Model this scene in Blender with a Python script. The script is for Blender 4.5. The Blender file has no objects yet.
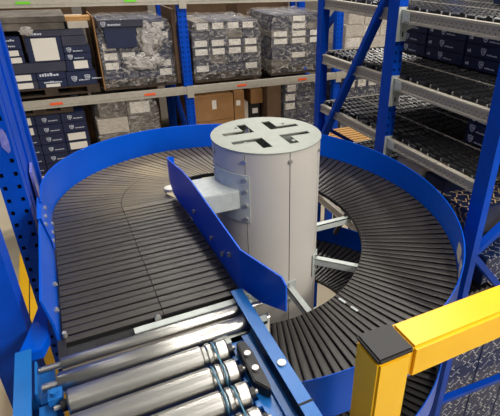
import bpy, bmesh, math, random
from mathutils import Vector, Matrix
from mathutils.geometry import tessellate_polygon
random.seed(7)
PI = math.pi
scn = bpy.context.scene
COL = scn.collection

# ------------------------------------------------------------------ materials
def lin(h):
    h = h.lstrip('#')
    out = []
    for i in (0, 2, 4):
        c = int(h[i:i+2], 16) / 255
        out.append(c/12.92 if c <= .04045 else ((c+.055)/1.055)**2.4)
    return (*out, 1)

def mat(name, col, rough=.5, metal=0, col2=None, scale=20, amount=.5, bump=0, bscale=None, spec=.5, stretch=(1, 1, 1)):
    m = bpy.data.materials.new(name); m.use_nodes = True
    nt = m.node_tree; b = nt.nodes['Principled BSDF']
    b.inputs['Base Color'].default_value = lin(col)
    b.inputs['Roughness'].default_value = rough
    b.inputs['Metallic'].default_value = metal
    b.inputs['Specular IOR Level'].default_value = spec
    tc = nt.nodes.new('ShaderNodeTexCoord'); mp = nt.nodes.new('ShaderNodeMapping')
    mp.inputs['Scale'].default_value = stretch
    nt.links.new(tc.outputs['Object'], mp.inputs['Vector'])
    if col2:
        n = nt.nodes.new('ShaderNodeTexNoise'); n.inputs['Scale'].default_value = scale; n.inputs['Detail'].default_value = 5
        nt.links.new(mp.outputs[0], n.inputs['Vector'])
        r = nt.nodes.new('ShaderNodeValToRGB')
        r.color_ramp.elements[0].position = .5 - amount/2; r.color_ramp.elements[1].position = .5 + amount/2
        r.color_ramp.elements[0].color = lin(col); r.color_ramp.elements[1].color = lin(col2)
        nt.links.new(n.outputs['Fac'], r.inputs['Fac']); nt.links.new(r.outputs['Color'], b.inputs['Base Color'])
    if bump:
        n2 = nt.nodes.new('ShaderNodeTexNoise'); n2.inputs['Scale'].default_value = bscale or scale
        nt.links.new(mp.outputs[0], n2.inputs['Vector'])
        bp = nt.nodes.new('ShaderNodeBump'); bp.inputs['Strength'].default_value = bump; bp.inputs['Distance'].default_value = .01
        nt.links.new(n2.outputs['Fac'], bp.inputs['Height']); nt.links.new(bp.outputs['Normal'], b.inputs['Normal'])
    return m

M = {
    'blue': mat('guard_blue_paint', '#0054cc', .30, col2='#004dc0', scale=6, spec=.16),
    'frame_blue': mat('conveyor_frame_blue_paint', '#1a69b4', .32, col2='#165ca2', scale=9),
    'rack_blue': mat('rack_blue_paint', '#0046bb', .42, col2='#003fa8', scale=14, spec=.14),
    'yellow': mat('yellow_paint', '#f6c013', .35, col2='#f0b60e', scale=8),
    
    'black': mat('black_plastic', '#101012', .45),
    'dark': mat('dark_underside', '#0c0c0e', .7),
    'drum': mat('column_grey_paint', '#c2beb6', .5, metal=.0, col2='#bab6ae', scale=2.5),
    'cap': mat('column_cap_galvanised', '#90968c', .5, metal=.0, col2='#868c82', scale=25),
    'galv': mat('galvanised_steel', '#bcc2be', .45, metal=.1, col2='#aab2ae', scale=40),
    'beam': mat('beam_galvanised', '#b3ad9f', .5, metal=.15, col2='#a39d90', scale=30),
    'chrome': mat('roller_zinc', '#bdbcb8', .30, metal=1, col2='#a9a8a3', scale=5),
    'bolt': mat('bolt_zinc', '#b4b4b0', .35, metal=.7),
    'navy': mat('navy_carton', '#172448', .5, col2='#131d3c', scale=12),
    'printnavy': mat('blue_printed_carton', '#0f2a60', .45, col2='#0c2350', scale=12),
    'slate': mat('slate_carton', '#3a3b4c', .6, col2='#2e3040', scale=10),
    'dusty': mat('dusty_carton', '#7d756a', .7, col2='#4a453f', scale=7, amount=.4),
    'brown': mat('brown_cardboard', '#a57b4c', .75, col2='#93693d', scale=8),
    'darkbrown': mat('dark_brown_cardboard', '#6b523a', .8, col2='#5b4531', scale=8),
    'white': mat('white_label_paper', '#e2ddd2', .6),
    'whitebox': mat('pale_carton', '#cfc6b8', .6, col2='#b9afa0', scale=6),
    'wood': mat('pallet_wood', '#c79a5e', .75, col2='#a87c45', scale=12, stretch=(1, 6, 6)),
    'darkwood': mat('dark_pallet_wood', '#4a3b2e', .8, col2='#30261d', scale=10),
    'orange': mat('orange_sticker', '#ee5a28', .5),
    'green': mat('green_sticker', '#6fd02c', .5),
    'floor': mat('concrete_floor', '#f0e2c6', .5, col2='#e2d3b5', scale=2.5),
    'wall': mat('dim_wall_sheet', '#6f6a64', .8, col2='#625d58', scale=1.5),
    'ring': mat('blue_polyurethane_belt', '#4b7f99', .2, col2='#3f7089', scale=30),
    'tote': mat('blue_tote_plastic', '#2e48c8', .4),
    'tape': mat('lilac_tape', '#8486c8', .25, col2='#5f66b8', scale=60),
    'print': mat('white_print', '#c9cfda', .6),
    'tan': mat('tan_print', '#c8ab7c', .6),
    'trackgrey': mat('track_steel', '#5b5a58', .45, metal=.3),
    'wheel': mat('black_wheel_plastic', '#17171a', .28, spec=.6),
}
def wrap_material(lo=.46, hi=.74, top=.75):
    m = bpy.data.materials.new('stretch_wrap_film'); m.use_nodes = True
    nt = m.node_tree; b = nt.nodes['Principled BSDF']; out = nt.nodes['Material Output']
    b.inputs['Base Color'].default_value = lin('#cbc6c0'); b.inputs['Roughness'].default_value = .16; b.inputs['Specular IOR Level'].default_value = .9
    tr = nt.nodes.new('ShaderNodeBsdfTransparent'); mx = nt.nodes.new('ShaderNodeMixShader')
    tc = nt.nodes.new('ShaderNodeTexCoord'); mp = nt.nodes.new('ShaderNodeMapping'); mp.inputs['Scale'].default_value = (2, 2, 3.2)
    mp.inputs['Rotation'].default_value = (0, .7, 0)
    n = nt.nodes.new('ShaderNodeTexNoise'); n.inputs['Scale'].default_value = 5; n.inputs['Detail'].default_value = 8; n.inputs['Distortion'].default_value = 2.2
    r = nt.nodes.new('ShaderNodeValToRGB')
    r.color_ramp.elements[0].position = lo; r.color_ramp.elements[0].color = (.06, .06, .06, 1)
    r.color_ramp.elements[1].position = hi; r.color_ramp.elements[1].color = (top, top, top, 1)
    bp = nt.nodes.new('ShaderNodeBump'); bp.inputs['Strength'].default_value = .8; bp.inputs['Distance'].default_value = .03
    nt.links.new(tc.outputs['Object'], mp.inputs['Vector']); nt.links.new(mp.outputs[0], n.inputs['Vector'])
    nt.links.new(n.outputs['Fac'], r.inputs['Fac']); nt.links.new(r.outputs['Color'], mx.inputs['Fac'])
    nt.links.new(n.outputs['Fac'], bp.inputs['Height']); nt.links.new(bp.outputs['Normal'], b.inputs['Normal'])
    nt.links.new(tr.outputs[0], mx.inputs[1]); nt.links.new(b.outputs[0], mx.inputs[2]); nt.links.new(mx.outputs[0], out.inputs['Surface'])
    return m
M['wrap'] = wrap_material()
M['film'] = wrap_material(.25, .62, .9)
def slat_material():
    m = mat('dark_slat_plastic', '#23211f', .38, col2='#37322d', scale=3.2, amount=.5, bump=.06, bscale=160)
    nt = m.node_tree; b = nt.nodes['Principled BSDF']; N = nt.nodes.new; K = nt.links.new
    base = b.inputs['Base Color'].links[0].from_socket
    tc = N('ShaderNodeTexCoord'); n = N('ShaderNodeTexNoise'); n.inputs['Scale'].default_value = 4; n.inputs['Detail'].default_value = 6
    K(tc.outputs['Object'], n.inputs['Vector'])
    # a dusty worn patch on the belt's entry side, grazing sheen painted in
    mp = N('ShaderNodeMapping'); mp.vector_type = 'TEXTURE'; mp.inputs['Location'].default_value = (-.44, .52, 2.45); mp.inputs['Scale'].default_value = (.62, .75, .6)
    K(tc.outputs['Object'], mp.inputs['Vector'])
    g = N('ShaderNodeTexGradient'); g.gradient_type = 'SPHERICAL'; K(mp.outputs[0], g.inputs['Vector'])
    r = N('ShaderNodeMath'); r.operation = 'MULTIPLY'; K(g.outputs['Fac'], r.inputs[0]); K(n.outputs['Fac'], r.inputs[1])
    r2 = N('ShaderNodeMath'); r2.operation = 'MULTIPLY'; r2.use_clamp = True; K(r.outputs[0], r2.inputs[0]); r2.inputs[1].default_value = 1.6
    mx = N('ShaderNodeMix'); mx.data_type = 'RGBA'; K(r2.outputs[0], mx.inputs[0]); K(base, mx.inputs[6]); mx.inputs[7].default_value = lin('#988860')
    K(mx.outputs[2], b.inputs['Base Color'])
    return m
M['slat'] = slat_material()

# ------------------------------------------------------------------ mesh builder
class MB:
    def __init__(s): s.v = []; s.f = []; s.m = []; s.sm = []
    def add(s, vs, fs, mi=0, smooth=False):
        b = len(s.v); s.v += [Vector(p) for p in vs]
        for f in fs: s.f.append([b+i for i in f]); s.m.append(mi); s.sm.append(smooth)
        return s
    def box(s, x0, x1, y0, y1, z0, z1, mi=0, mx=None):
        vs = [Vector((x, y, z)) for z in (z0, z1) for y in (y0, y1) for x in (x0, x1)]
        if mx is not None: vs = [mx @ v for v in vs]
        return s.add(vs, [(0, 2, 3, 1), (4, 5, 7, 6), (0, 1, 5, 4), (2, 6, 7, 3), (0, 4, 6, 2), (1, 3, 7, 5)], mi)
    def bar(s, p0, p1, w, h, mi=0, up=(0, 0, 1)):
        p0, p1 = Vector(p0), Vector(p1); d = (p1-p0); L = d.length; d.normalize()
        up = Vector(up)
        if abs(d.dot(up)) > .95: up = Vector((0, 1, 0))
        sd = d.cross(up).normalized(); u = sd.cross(d)
        mx = Matrix.Translation(p0) @ Matrix((sd, d, u)).transposed().to_4x4()
        return s.box(-w/2, w/2, 0, L, -h/2, h/2, mi, mx)
    def cyl(s, p0, p1, r, n=20, mi=0, r1=None, caps=True):
        p0, p1 = Vector(p0), Vector(p1); d = (p1-p0).normalized(); r1 = r if r1 is None else r1
        a = d.orthogonal().normalized(); b = d.cross(a)
        vs = []
        for p, rr in ((p0, r), (p1, r1)):
            for i in range(n):
                t = 2*PI*i/n; vs.append(p + (a*math.cos(t)+b*math.sin(t))*rr)
        s.add(vs, [(i, (i+1) % n, n+(i+1) % n, n+i) for i in range(n)], mi, True)
        if caps: s.add(vs, [tuple(range(n-1, -1, -1)), tuple(range(n, 2*n))], mi)
        return s
    def lathe(s, p0, axis, prof, n=24, mi=0):
        p0 = Vector(p0); d = Vector(axis).normalized(); a = d.orthogonal().normalized(); b = d.cross(a)
        vs = [p0 + d*t + (a*math.cos(2*PI*i/n)+b*math.sin(2*PI*i/n))*r for t, r in prof for i in range(n)]
        fs = [(k*n+i, k*n+(i+1) % n, (k+1)*n+(i+1) % n, (k+1)*n+i) for k in range(len(prof)-1) for i in range(n)]
        return s.add(vs, fs, mi, True)
    def sweep(s, path, prof, mi=0, closed=True, smooth=True, caps=True):
        # path: list of (origin, outward unit vector); prof: list of (outward, z)
        n = len(prof); vs = []
        for o, out in path:
            for a, z in prof: vs.append(Vector(o) + Vector(out)*a + Vector((0, 0, z)))
        fs = []
        for k in range(len(path)-1):
            for i in range(n if closed else n-1):
                j = (i+1) % n; fs.append((k*n+i, k*n+j, (k+1)*n+j, (k+1)*n+i))
        s.add(vs, fs, mi, smooth)
        if caps and closed: s.add([vs[i] for i in range(n)] + vs[-n:], [tuple(range(n)), tuple(range(2*n-1, n-1, -1))], mi)
        return s
    def prism(s, poly, axis, a0, a1, mi=0):
        # polygon in the plane perpendicular to axis ('x','y','z')
        def P(u, v, a): return {'x': (a, u, v), 'y': (u, a, v), 'z': (u, v, a)}[axis]
        n = len(poly); vs = [P(u, v, a0) for u, v in poly] + [P(u, v, a1) for u, v in poly]
        return s.add(vs, [tuple(range(n-1, -1, -1)), tuple(range(n, 2*n))] + [(i, (i+1) % n, n+(i+1) % n, n+i) for i in range(n)], mi)
    def build(s, name, mats, parent=None, loc=None, bevel=0, sharp=35):
        me = bpy.data.meshes.new(name)
        o = bpy.data.objects.new(name, me); COL.objects.link(o)
        off = Vector((0, 0, 0)); q = parent
        while q is not None: off += q.location; q = q.parent
        if loc is not None: o.location = Vector(loc) - off; off = Vector(loc)
        me.from_pydata([tuple(v-off) for v in s.v], [], s.f)
        if isinstance(mats, str): mats = [mats]
        for k in mats: me.materials.append(M[k])
        me.polygons.foreach_set('material_index', s.m); me.polygons.foreach_set('use_smooth', s.sm)
        bm = bmesh.new(); bm.from_mesh(me)
        bmesh.ops.recalc_face_normals(bm, faces=bm.faces)
        if bevel:
            bmesh.ops.remove_doubles(bm, verts=bm.verts, dist=1e-5)
            bmesh.ops.bevel(bm, geom=[e for e in bm.edges if e.is_manifold and e.calc_face_angle(0) > .6], offset=bevel, segments=2, affect='EDGES')
            for f in bm.faces: f.smooth = True
        bm.to_mesh(me); bm.free(); me.update()
        me.set_sharp_from_angle(angle=math.radians(sharp))
        if parent is not None: o.parent = parent
        return o

def thing(name, label, cat, loc=(0, 0, 0), group=None):
    o = bpy.data.objects.new(name, None); COL.objects.link(o); o.location = loc; o.empty_display_size = .1
    return tag(o, label, cat, group)
def tag(o, label, cat, group=None):
    o['label'] = label; o['category'] = cat
    if group: o['group'] = group
    return o
def struct(name, mb, m):
    o = mb.build(name, m); o['kind'] = 'structure'; return o
def dup(root, loc, label=None, group=None):
    r = root.copy(); COL.objects.link(r); r.location = loc
    if label: r['label'] = label
    if group: r['group'] = group
    for ch in list(root.children):
        c = ch.copy(); COL.objects.link(c); c.parent = r
        for g in ch.children:
            d = g.copy(); COL.objects.link(d); d.parent = c
    return r

# ------------------------------------------------------------------ camera
FPX, PPX, PPY = 464.8920, 296.5089, 209.3607
yaw, pitch, roll = .4760, .4930, .0172
cy, sy, cp, sp = math.cos(yaw), math.sin(yaw), math.cos(pitch), math.sin(pitch)
F = Vector((sy*cp, cy*cp, -sp)); R = Vector((cy, -sy, 0)); U = R.cross(F)
R2 = math.cos(roll)*R + math.sin(roll)*U; U2 = -math.sin(roll)*R + math.cos(roll)*U
cam = bpy.data.cameras.new('camera'); co = bpy.data.objects.new('camera', cam); COL.objects.link(co)
rm = Matrix((R2, U2, -F)).transposed().to_4x4()
co.matrix_world = Matrix.Translation((-.8103, -1.8887, .7075)) @ rm
cam.sensor_fit = 'HORIZONTAL'; cam.sensor_width = 36; cam.lens = FPX/500*36
cam.shift_x = .5 - PPX/500; cam.shift_y = (PPY-208)/500
cam.clip_start = .02; cam.clip_end = 100
scn.camera = co

FLOOR = -2.75
# ------------------------------------------------------------------ setting
struct('floor', MB().box(-5, 8, -4, 9, FLOOR-.1, FLOOR), 'floor')
struct('wall_back', MB().box(-5, 8, 8.0, 8.1, FLOOR, 4.5), 'wall')

# ------------------------------------------------------------------ spiral conveyor
Z0, KH, GS = -.24, .092, .05          # belt height at the tangent, drop per radian, slope of the straight
YS, TURN = -.80, 4*PI
RC = .716
def belt_frame(t):
    """t<0: straight (metres along Y), t>=0: curve angle.  returns (centre axis point, outward, z)"""
    if t < 0: return Vector((0, t, 0)), Vector((-1, 0, 0)), Z0 - GS*t
    a = PI - t
    dip = .12*math.sin(PI*(t-6.4)/3.4)**2 if 6.4 < t < 9.8 else 0
    return Vector((0, 0, 0)), Vector((math.cos(a), math.sin(a), 0)), Z0 - KH*t - dip
def bp(t, r, dz=0):
    o, u, z = belt_frame(t)
    return o + u*r + Vector((0, 0, z+dz))
def rin(t): return .486 if t > .3 else (.438 if t < 0 else .438 + .048*t/.3)
def rout(t): return .946 if t > .2 else (.936 if t < 0 else .936 + .01*t/.2)
def ts(t0, t1, ds=.05, dst=.1):
    out = []; t = t0
    while t < 0 and t < t1: out.append(t); t += dst
    t = max(0, t0)
    while t < t1-1e-6: out.append(t); t += ds
    out.append(t1); return out

conv = thing('spiral_conveyor', 'blue and black spiral slat conveyor winding around a grey column', 'conveyor', (0, 0, FLOOR))
# slats
mb = MB()
def slat(ta, tb, split):
    def half(ra, rb):
        vs = []
        for t, dz in ((ta, -.001), (ta + (tb-ta)*.08, .0), (ta + (tb-ta)*.92, .001), (tb, 0)):
            for r in (ra, rb): vs.append(bp(t, r, dz))
        for t in (ta, tb):
            for r in (ra, rb): vs.append(bp(t, r, -.013))
        mb.add(vs, [(0, 1, 3, 2), (2, 3, 5, 4), (4, 5, 7, 6)], 0)
        mb.add(vs, [(0, 8, 9, 1), (6, 7, 11, 10), (0, 2, 4, 6, 10, 8), (1, 9, 11, 7, 5, 3)], 1)
    tm = (ta+tb)/2; a, b = rin(tm), rout(tm)
    if split: half(a, .670); half(.6722, b)
    else: half(a, b)
pst = .0335; n = 0; t = YS + .004
while t < -.02:
    w = .86 if n % 2 else .74
    slat(t, t + pst*w, True); t += pst; n += 1
dth = .046; t = 0
while t < TURN-.1:
    w = .82 if n % 2 else .74
    slat(t, t + dth*w, t < .75); t += dth; n += 1
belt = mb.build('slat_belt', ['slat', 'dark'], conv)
# dark chain bed under the slats and edge profiles
path = [(Vector((0, 0, belt_frame(t)[2])) + belt_frame(t)[0], belt_frame(t)[1], t) for t in ts(YS, TURN)]
mb = MB()
vs = [o + u*r + Vector((0, 0, z)) for o, u, t in path for r, z in ((rin(t)+.004, -.014), (.938, -.014), (.938, -.024), (rin(t)+.004, -.024))]
mb.add(vs, [(k*4+i, k*4+(i+1) % 4, k*4+4+(i+1) % 4, k*4+4+i) for k in range(len(path)-1) for i in range(4)])
mb.build('chain_bed', 'dark', conv)
mb = MB()
mb.sweep([(o + u*rin(t), u) for o, u, t in path], [(-.003, -.001), (-.001, -.001), (-.001, -.016), (-.003, -.016)])
mb.build('inner_edge_profile', 'black', conv)
# outer guard rail: one sheet per turn section
def guard(name, t0, t1, r0=.951, h=.146, low=-.07, th=.006, mt='blue'):
    p = [(Vector((0, 0, belt_frame(t)[2])) + belt_frame(t)[0] + belt_frame(t)[1]*r0, belt_frame(t)[1]) for t in ts(t0, t1, .04)]
    m_ = MB(); m_.sweep(p, [(0, low), (0, h), (th, h), (th, low)])
    return m_.build(name, mt, conv, sharp=50)
sect = [-.12, 1.6, 3.3, 5.0, 6.7, 8.4, 10.1, 11.6, TURN]
for a, b in zip(sect[:-1], sect[1:]):
    g = guard('outer_guard_rail', a, b - .002)
    # thin rolled top edge
    p = [(Vector((0, 0, belt_frame(t)[2]+.146)) + belt_frame(t)[0] + belt_frame(t)[1]*.954, belt_frame(t)[1]) for t in ts(a, b-.002, .04)]
    MB().sweep(p, [(-.002, 0), (-.001, .002), (.002, .002), (.003, 0)]).build('rolled_edge', 'blue', g)
# straight guard on the left, folded profile
p = [(Vector((-.943, y, Z0-GS*y)), Vector((-1, 0, 0))) for y in (YS+.03, -.4, -.10)]
sg = MB().sweep(p, [(0, -.06), (.003, .05), (.016, .135), (.021, .135), (.009, .05), (.006, -.06)], smooth=False).build('straight_guard_rail', 'blue', conv)
# joint plate with bolts
mb = MB(); mb.sweep([(Vector((-.944, y, Z0-GS*y)), Vector((-1, 0, 0))) for y in (-.26, -.06)], [(-.004, .01), (-.001, .05), (.012, .137), (.024, .138), (.024, .141), (.010, .140), (-.004, .05), (-.007, .01)], smooth=False)
jp = mb.build('joint_plate', 'blue', conv)
for y in (-.24, -.17, -.09):
    for a, z in ((-.003, .035), (.006, .105)):
        b_ = MB(); pz = Vector((-.944-a, y, Z0-GS*y+z)); n_ = Vector((1, 0, .1))
        b_.cyl(pz, pz + n_.normalized()*.007, .008, 12); b_.build('bolt', 'bolt', jp)
for y in (-.55, -.69):
    b_ = MB(); pz = Vector((-.944, y, Z0-GS*y+.04)); b_.cyl(pz, pz + Vector((.006, 0, .003)), .008, 12); b_.build('bolt', 'bolt', sg)
# inner guard rail of the straight
pts = []
for x, y, zb, zt in ((-.412, .108, -.165, -.085), (-.425, .104, -.165, -.08), (-.440, .092, -.17, -.075), (-.449, .07, -.18, -.07), (-.4505, .045, -.19, -.067), (-.449, .01, -.22, -.063), (-.443, -.06, -.23, -.058), (-.434, -.14, -.235, -.054)):
    pts.append((Vector((x, y, 0)), zb, zt))
for y in (-.25, -.4, -.55, -.68, -.79): pts.append((Vector((-.43, y, 0)), -.235, -.05))
vs = []; th = .005
for i, (q, zb, zt) in enumerate(pts):
    q0 = pts[max(i-1, 0)][0]; q1 = pts[min(i+1, len(pts)-1)][0]; d = (q1-q0).normalized(); s_ = Vector((-d.y, d.x, 0))
    for w, z in ((0, zb), (0, zt), (th, zt), (th, zb)): vs.append(q + s_*w + Vector((0, 0, z)))
fs = []
for k in range(len(pts)-1):
    for i in range(4): fs.append((k*4+i, k*4+(i+1) % 4, k*4+4+(i+1) % 4, k*4+4+i))
e = (len(pts)-1)*4; fs += [(0, 1, 2, 3), (e+3, e+2, e+1, e)]
ig = MB().add(vs, fs, 0, True).build('inner_guard_rail', 'blue', conv)
# second, angled panel of the inner guard
c0, c1 = Vector((-.43, -.79, 0)), Vector((-.373, -.985, 0)); n_ = Vector((.05, .014, 0)).normalized()*.005
def zz(p, z): return p + Vector((0, 0, z))
pm = c0.lerp(c1, .9)
fr = [zz(c0, -.19), zz(c0, -.05), zz(pm, -.048), zz(c1, -.066), zz(c1, -.155), zz(c0.lerp(c1, .45), -.19)]
mb = MB(); mb.add(fr + [v + n_ for v in fr], [tuple(range(6)), tuple(range(11, 5, -1))] + [(i, (i+1) % 6, 6+(i+1) % 6, 6+i) for i in range(6)])
mb.build('deflector_panel', 'blue', conv)
for y, z in ((-.28, -.17), (-.5, -.17), (-.62, -.165), (-.70, -.12)):
    b_ = MB(); b_.cyl((-.431, y, z), (-.439, y, z), .009, 12); b_.build('bolt', 'bolt', ig)
MB().cyl((-.447, .085, -.235), (-.447, .085, -.222), .027, 24).build('white_roller_stop', 'white', ig)
# end bearing block and drive under the belt end
MB().box(-.95, -.93, YS-.07, YS+.02, -.33, -.20).box(-.93, -.86, YS-.055, YS-.015, -.25, -.205).build('end_block', 'black', conv)
MB().cyl((-.93, YS-.02, -.235), (-.45, YS-.02, -.235), .03, 20).build('drive_shaft', 'dark', conv)
MB().cyl((-.69, YS+.005, -.205), (-.69, YS-.008, -.200), .009, 12).build('screw', 'bolt', conv)
MB().cyl((-.93, YS+.03, -.20), (-.93, YS+.03, -.185), .006, 10).build('screw', 'bolt', conv)

# column
colm = MB()
NP = 8
def ring_panel(m_, a0, a1, r0, r1, z0, z1, n=10):
    vs = []
    for i in range(n+1):
        a = a0 + (a1-a0)*i/n
        for r, z in ((r1, z0), (r1, z1), (r0, z1), (r0, z0)): vs.append((r*math.cos(a), r*math.sin(a), z))
    fs = [(k*4+i, k*4+(i+1) % 4, k*4+4+(i+1) % 4, k*4+4+i) for k in range(n) for i in range(4)]
    m_.add(vs, fs + [(0, 1, 2, 3), (n*4+3, n*4+2, n*4+1, n*4)], 0, True)
colm.cyl((0, 0, FLOOR), (0, 0, FLOOR+.02), .32, 40, 0).cyl((0, 0, FLOOR+.02), (0, 0, -.40), .243, 48, 1)
drum = colm.build('column', ['drum', 'dark'], conv)
for k in range(NP):
    m_ = MB(); ring_panel(m_, k*PI/4 + .008, (k+1)*PI/4 - .008, .246, .25, FLOOR+.02, -.006)
    m_.build('cover_panel', 'drum', drum)
for k in range(NP):
    a = k*PI/4; u = Vector((math.cos(a), math.sin(a), 0))
    for z in (-.045, -.7):
        b_ = MB(); b_.cyl(u*.249 + Vector((0, 0, z)), u*.258 + Vector((0, 0, z)), .009, 12); b_.build('bolt', 'bolt', drum)
# cap with four L-shaped openings
def L(sx, sy, r=(.042, .086, .168, .188)):
    a, b, v, h = r
    return [(sx*a, sy*a), (sx*h, sy*a), (sx*h, sy*(a+.036)), (sx*b, sy*(a+.036)), (sx*b, sy*v), (sx*a, sy*v)]
loops = [[(.254*math.cos(2*PI*i/64), .254*math.sin(2*PI*i/64)) for i in range(64)]]
for sx in (1, -1):
    for sy in (1, -1): loops.append(L(sx, sy) if sx*sy > 0 else L(sx, sy)[::-1])
for cx, cyy in ((-.13, -.075), (.13, .10), (.075, -.13), (-.10, .13)): loops.append([(cx + .009*math.cos(2*PI*i/10), cyy + .009*math.sin(2*PI*i/10)) for i in range(10)])
tri = tessellate_polygon([[Vector((x, y, 0)) for x, y in lp] for lp in loops])
flat = [q for lp in loops for q in lp]; nv = len(flat)
vs = [(x, y, 0) for x, y in flat] + [(x, y, -.005) for x, y in flat]
fs = [tuple(t) for t in tri] + [tuple(nv+i for i in t[::-1]) for t in tri]; b = 0
for lp in loops:
    for i in range(len(lp)): j = (i+1) % len(lp); fs.append((b+i, b+j, nv+b+j, nv+b+i))
    b += len(lp)
cap = MB().add(vs, fs).build('column_cap', 'cap', conv)
MB().box(-.02, .02, -.02, .02, -.40, -.006).box(-.2, .2, -.004, .004, -.2, -.006).box(-.004, .004, -.2, .2, -.2, -.006).build('inner_web', 'galv', drum)
# box bracket carrying the straight
brk = MB(); ring_panel(brk, math.radians(-181), math.radians(-130.5), .2515, .2565, -.335, -.105, 14)
br = brk.build('bracket_plate', 'galv', conv)
MB().box(-.425, -.2, -.164, .03, -.268, -.178).build('bracket_arm', 'galv', br, bevel=.004)
for a in (-134.3, -179.0):
    for z in (-.125, -.18, -.25, -.315):
        u = Vector((math.cos(math.radians(a)), math.sin(math.radians(a)), 0)); b_ = MB()
        b_.cyl(u*.256 + Vector((0, 0, z)), u*.265 + Vector((0, 0, z)), .009, 12); b_.build('bolt', 'bolt', br)
# radial arms under the belt, one every 45 degrees
k = 1
while k*PI/4 < TURN - .05:
    t = k*PI/4
    a = PI - t; u = Vector((math.cos(a), math.sin(a), 0)); s_ = Vector((-u.y, u.x, 0)); z = belt_frame(t)[2] - .026
    m_ = MB()
    mx = Matrix.Translation((0, 0, z)) @ Matrix((u, s_, Vector((0, 0, 1)))).transposed().to_4x4()
    m_.box(.252, .94, -.016, .016, -.005, 0, 0, mx).box(.252, .50, -.016, -.012, -.035, 0, 0, mx).box(.252, .257, -.035, .035, -.10, .03, 0, mx)
    arm = m_.build('radial_arm', 'galv', conv)
    for dz in (-.08, .015):
        b_ = MB(); q = u*.257 + Vector((0, 0, z+dz)); b_.cyl(q, q + u*.009, .008, 10); b_.build('bolt', 'bolt', arm)
    k += 1
# floor posts outside the guard
for a in (100, 20, -60, -140):
    t = math.radians(180-a) + 2*PI; u = Vector((math.cos(math.radians(a)), math.sin(math.radians(a)), 0)); q = u*.93
    MB().bar((q.x, q.y, FLOOR), (q.x, q.y, belt_frame(t)[2]-.055), .05, .05).build('support_post', 'rack_blue', conv)
for a in (2, -95):
    t = math.radians(180-a); q = Vector((.487*math.cos(math.radians(a)), .487*math.sin(math.radians(a)), belt_frame(t)[2]-.03))
    MB().bar(q, q + Vector((-.05, .03, -.12)), .03, .02).build('strut', 'black', conv)
# pale patches painting in a reflection, low on the inner face of the right guard
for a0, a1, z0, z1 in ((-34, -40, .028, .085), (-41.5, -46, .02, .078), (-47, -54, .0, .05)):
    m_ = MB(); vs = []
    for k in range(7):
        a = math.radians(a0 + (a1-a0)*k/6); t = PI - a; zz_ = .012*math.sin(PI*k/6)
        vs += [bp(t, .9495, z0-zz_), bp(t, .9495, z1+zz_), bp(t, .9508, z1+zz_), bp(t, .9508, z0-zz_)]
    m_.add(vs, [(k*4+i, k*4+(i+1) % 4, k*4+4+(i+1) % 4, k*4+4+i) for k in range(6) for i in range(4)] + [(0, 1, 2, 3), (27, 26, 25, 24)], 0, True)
    m_.build('painted_reflection', 'whitebox', conv)
# two pale clips on the slats at the front
for r in (.533, .606):
    t = math.radians(255)
    MB().bar(bp(t, r-.02, .003), bp(t, r+.02, .003), .012, .005).build('slat_clip', 'galv', belt)

# ------------------------------------------------------------------ roller conveyor (front left)
rc = thing('roller_conveyor', 'bright blue roller conveyor with shiny steel rollers feeding the spiral', 'conveyor', (-.74, -1.3, FLOOR))
ZR = -.17
YE = -1.75
for sgn, x0, x1 in ((1, -.474, -.44), (-1, -1.042, -1.006)):
    m_ = MB()
    m_.box(x0, x1, YE, -.815, ZR-.005, ZR)                                   # top flange
    xi = x0 if sgn > 0 else x1-.004
    m_.box(x1-.004 if sgn > 0 else x0, x1 if sgn > 0 else x0+.004, YE, -.815, ZR-.17, ZR-.005)
    m_.box(x0, x1, YE, -.815, ZR-.17, ZR-.165)
    r_ = m_.build('side_rail', 'frame_blue', rc)
    xc = (x0+x1)/2
    for y in (-1.138, -1.42): MB().cyl((xc, y, ZR), (xc, y, ZR+.005), .011, 16).build('cap_screw', 'bolt', r_)
    m_ = MB(); m_.box(x0-.001, x1+.001, -1.262, -1.268, ZR-.006, ZR+.0008); m_.build('rail_joint', 'dark', r_)
def roller(y, r, xa, xb, z, grooves=(), hub=True):
    m_ = MB(); prof = [(0, r*.55), (0, r*.9), (.004, r)]; Lr = xb-xa
    for g in sorted(grooves): prof += [(g-.008, r), (g-.004, r*.86), (g+.004, r*.86), (g+.008, r)]
    prof += [(Lr-.004, r), (Lr, r*.9), (Lr, r*.55)]
    m_.lathe((xa, y, z), (1, 0, 0), prof, 28, 0)
    o = m_.build('roller', 'chrome', rc)
    if hub:
        for p, q in ((xa-.016, xa+.002), (xb-.002, xb+.014)): MB().cyl((p, y, z), (q, y, z), r*.42, 16).build('hub', 'black', o)
        for p, q in ((xa-.03, xa-.016), (xb+.014, xb+.022)): MB().cyl((p, y, z), (q, y, z), .006, 8).build('axle_end', 'bolt', o)
    return o
ro = roller(-.872, .017, -.945, -.435, -.20, (), False)
for p, q in ((-.995, -.945), (-.435, -.40)): MB().cyl((p, -.872, -.20), (q, -.872, -.20), .009, 14).build('sleeve', 'chrome', ro)
ro = roller(-.93, .026, -.955, -.465, -.205, (), False)
for p, q in ((-.99, -.955), (-.465, -.40)): MB().cyl((p, -.93, -.205), (q, -.93, -.205), .011, 14).build('sleeve', 'chrome', ro)
ys = [-1.010 - .078*i for i in range(9)]
for i, y in enumerate(ys): roller(y, .0325, -.936, -.556, -.197, (.32, .345))
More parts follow.
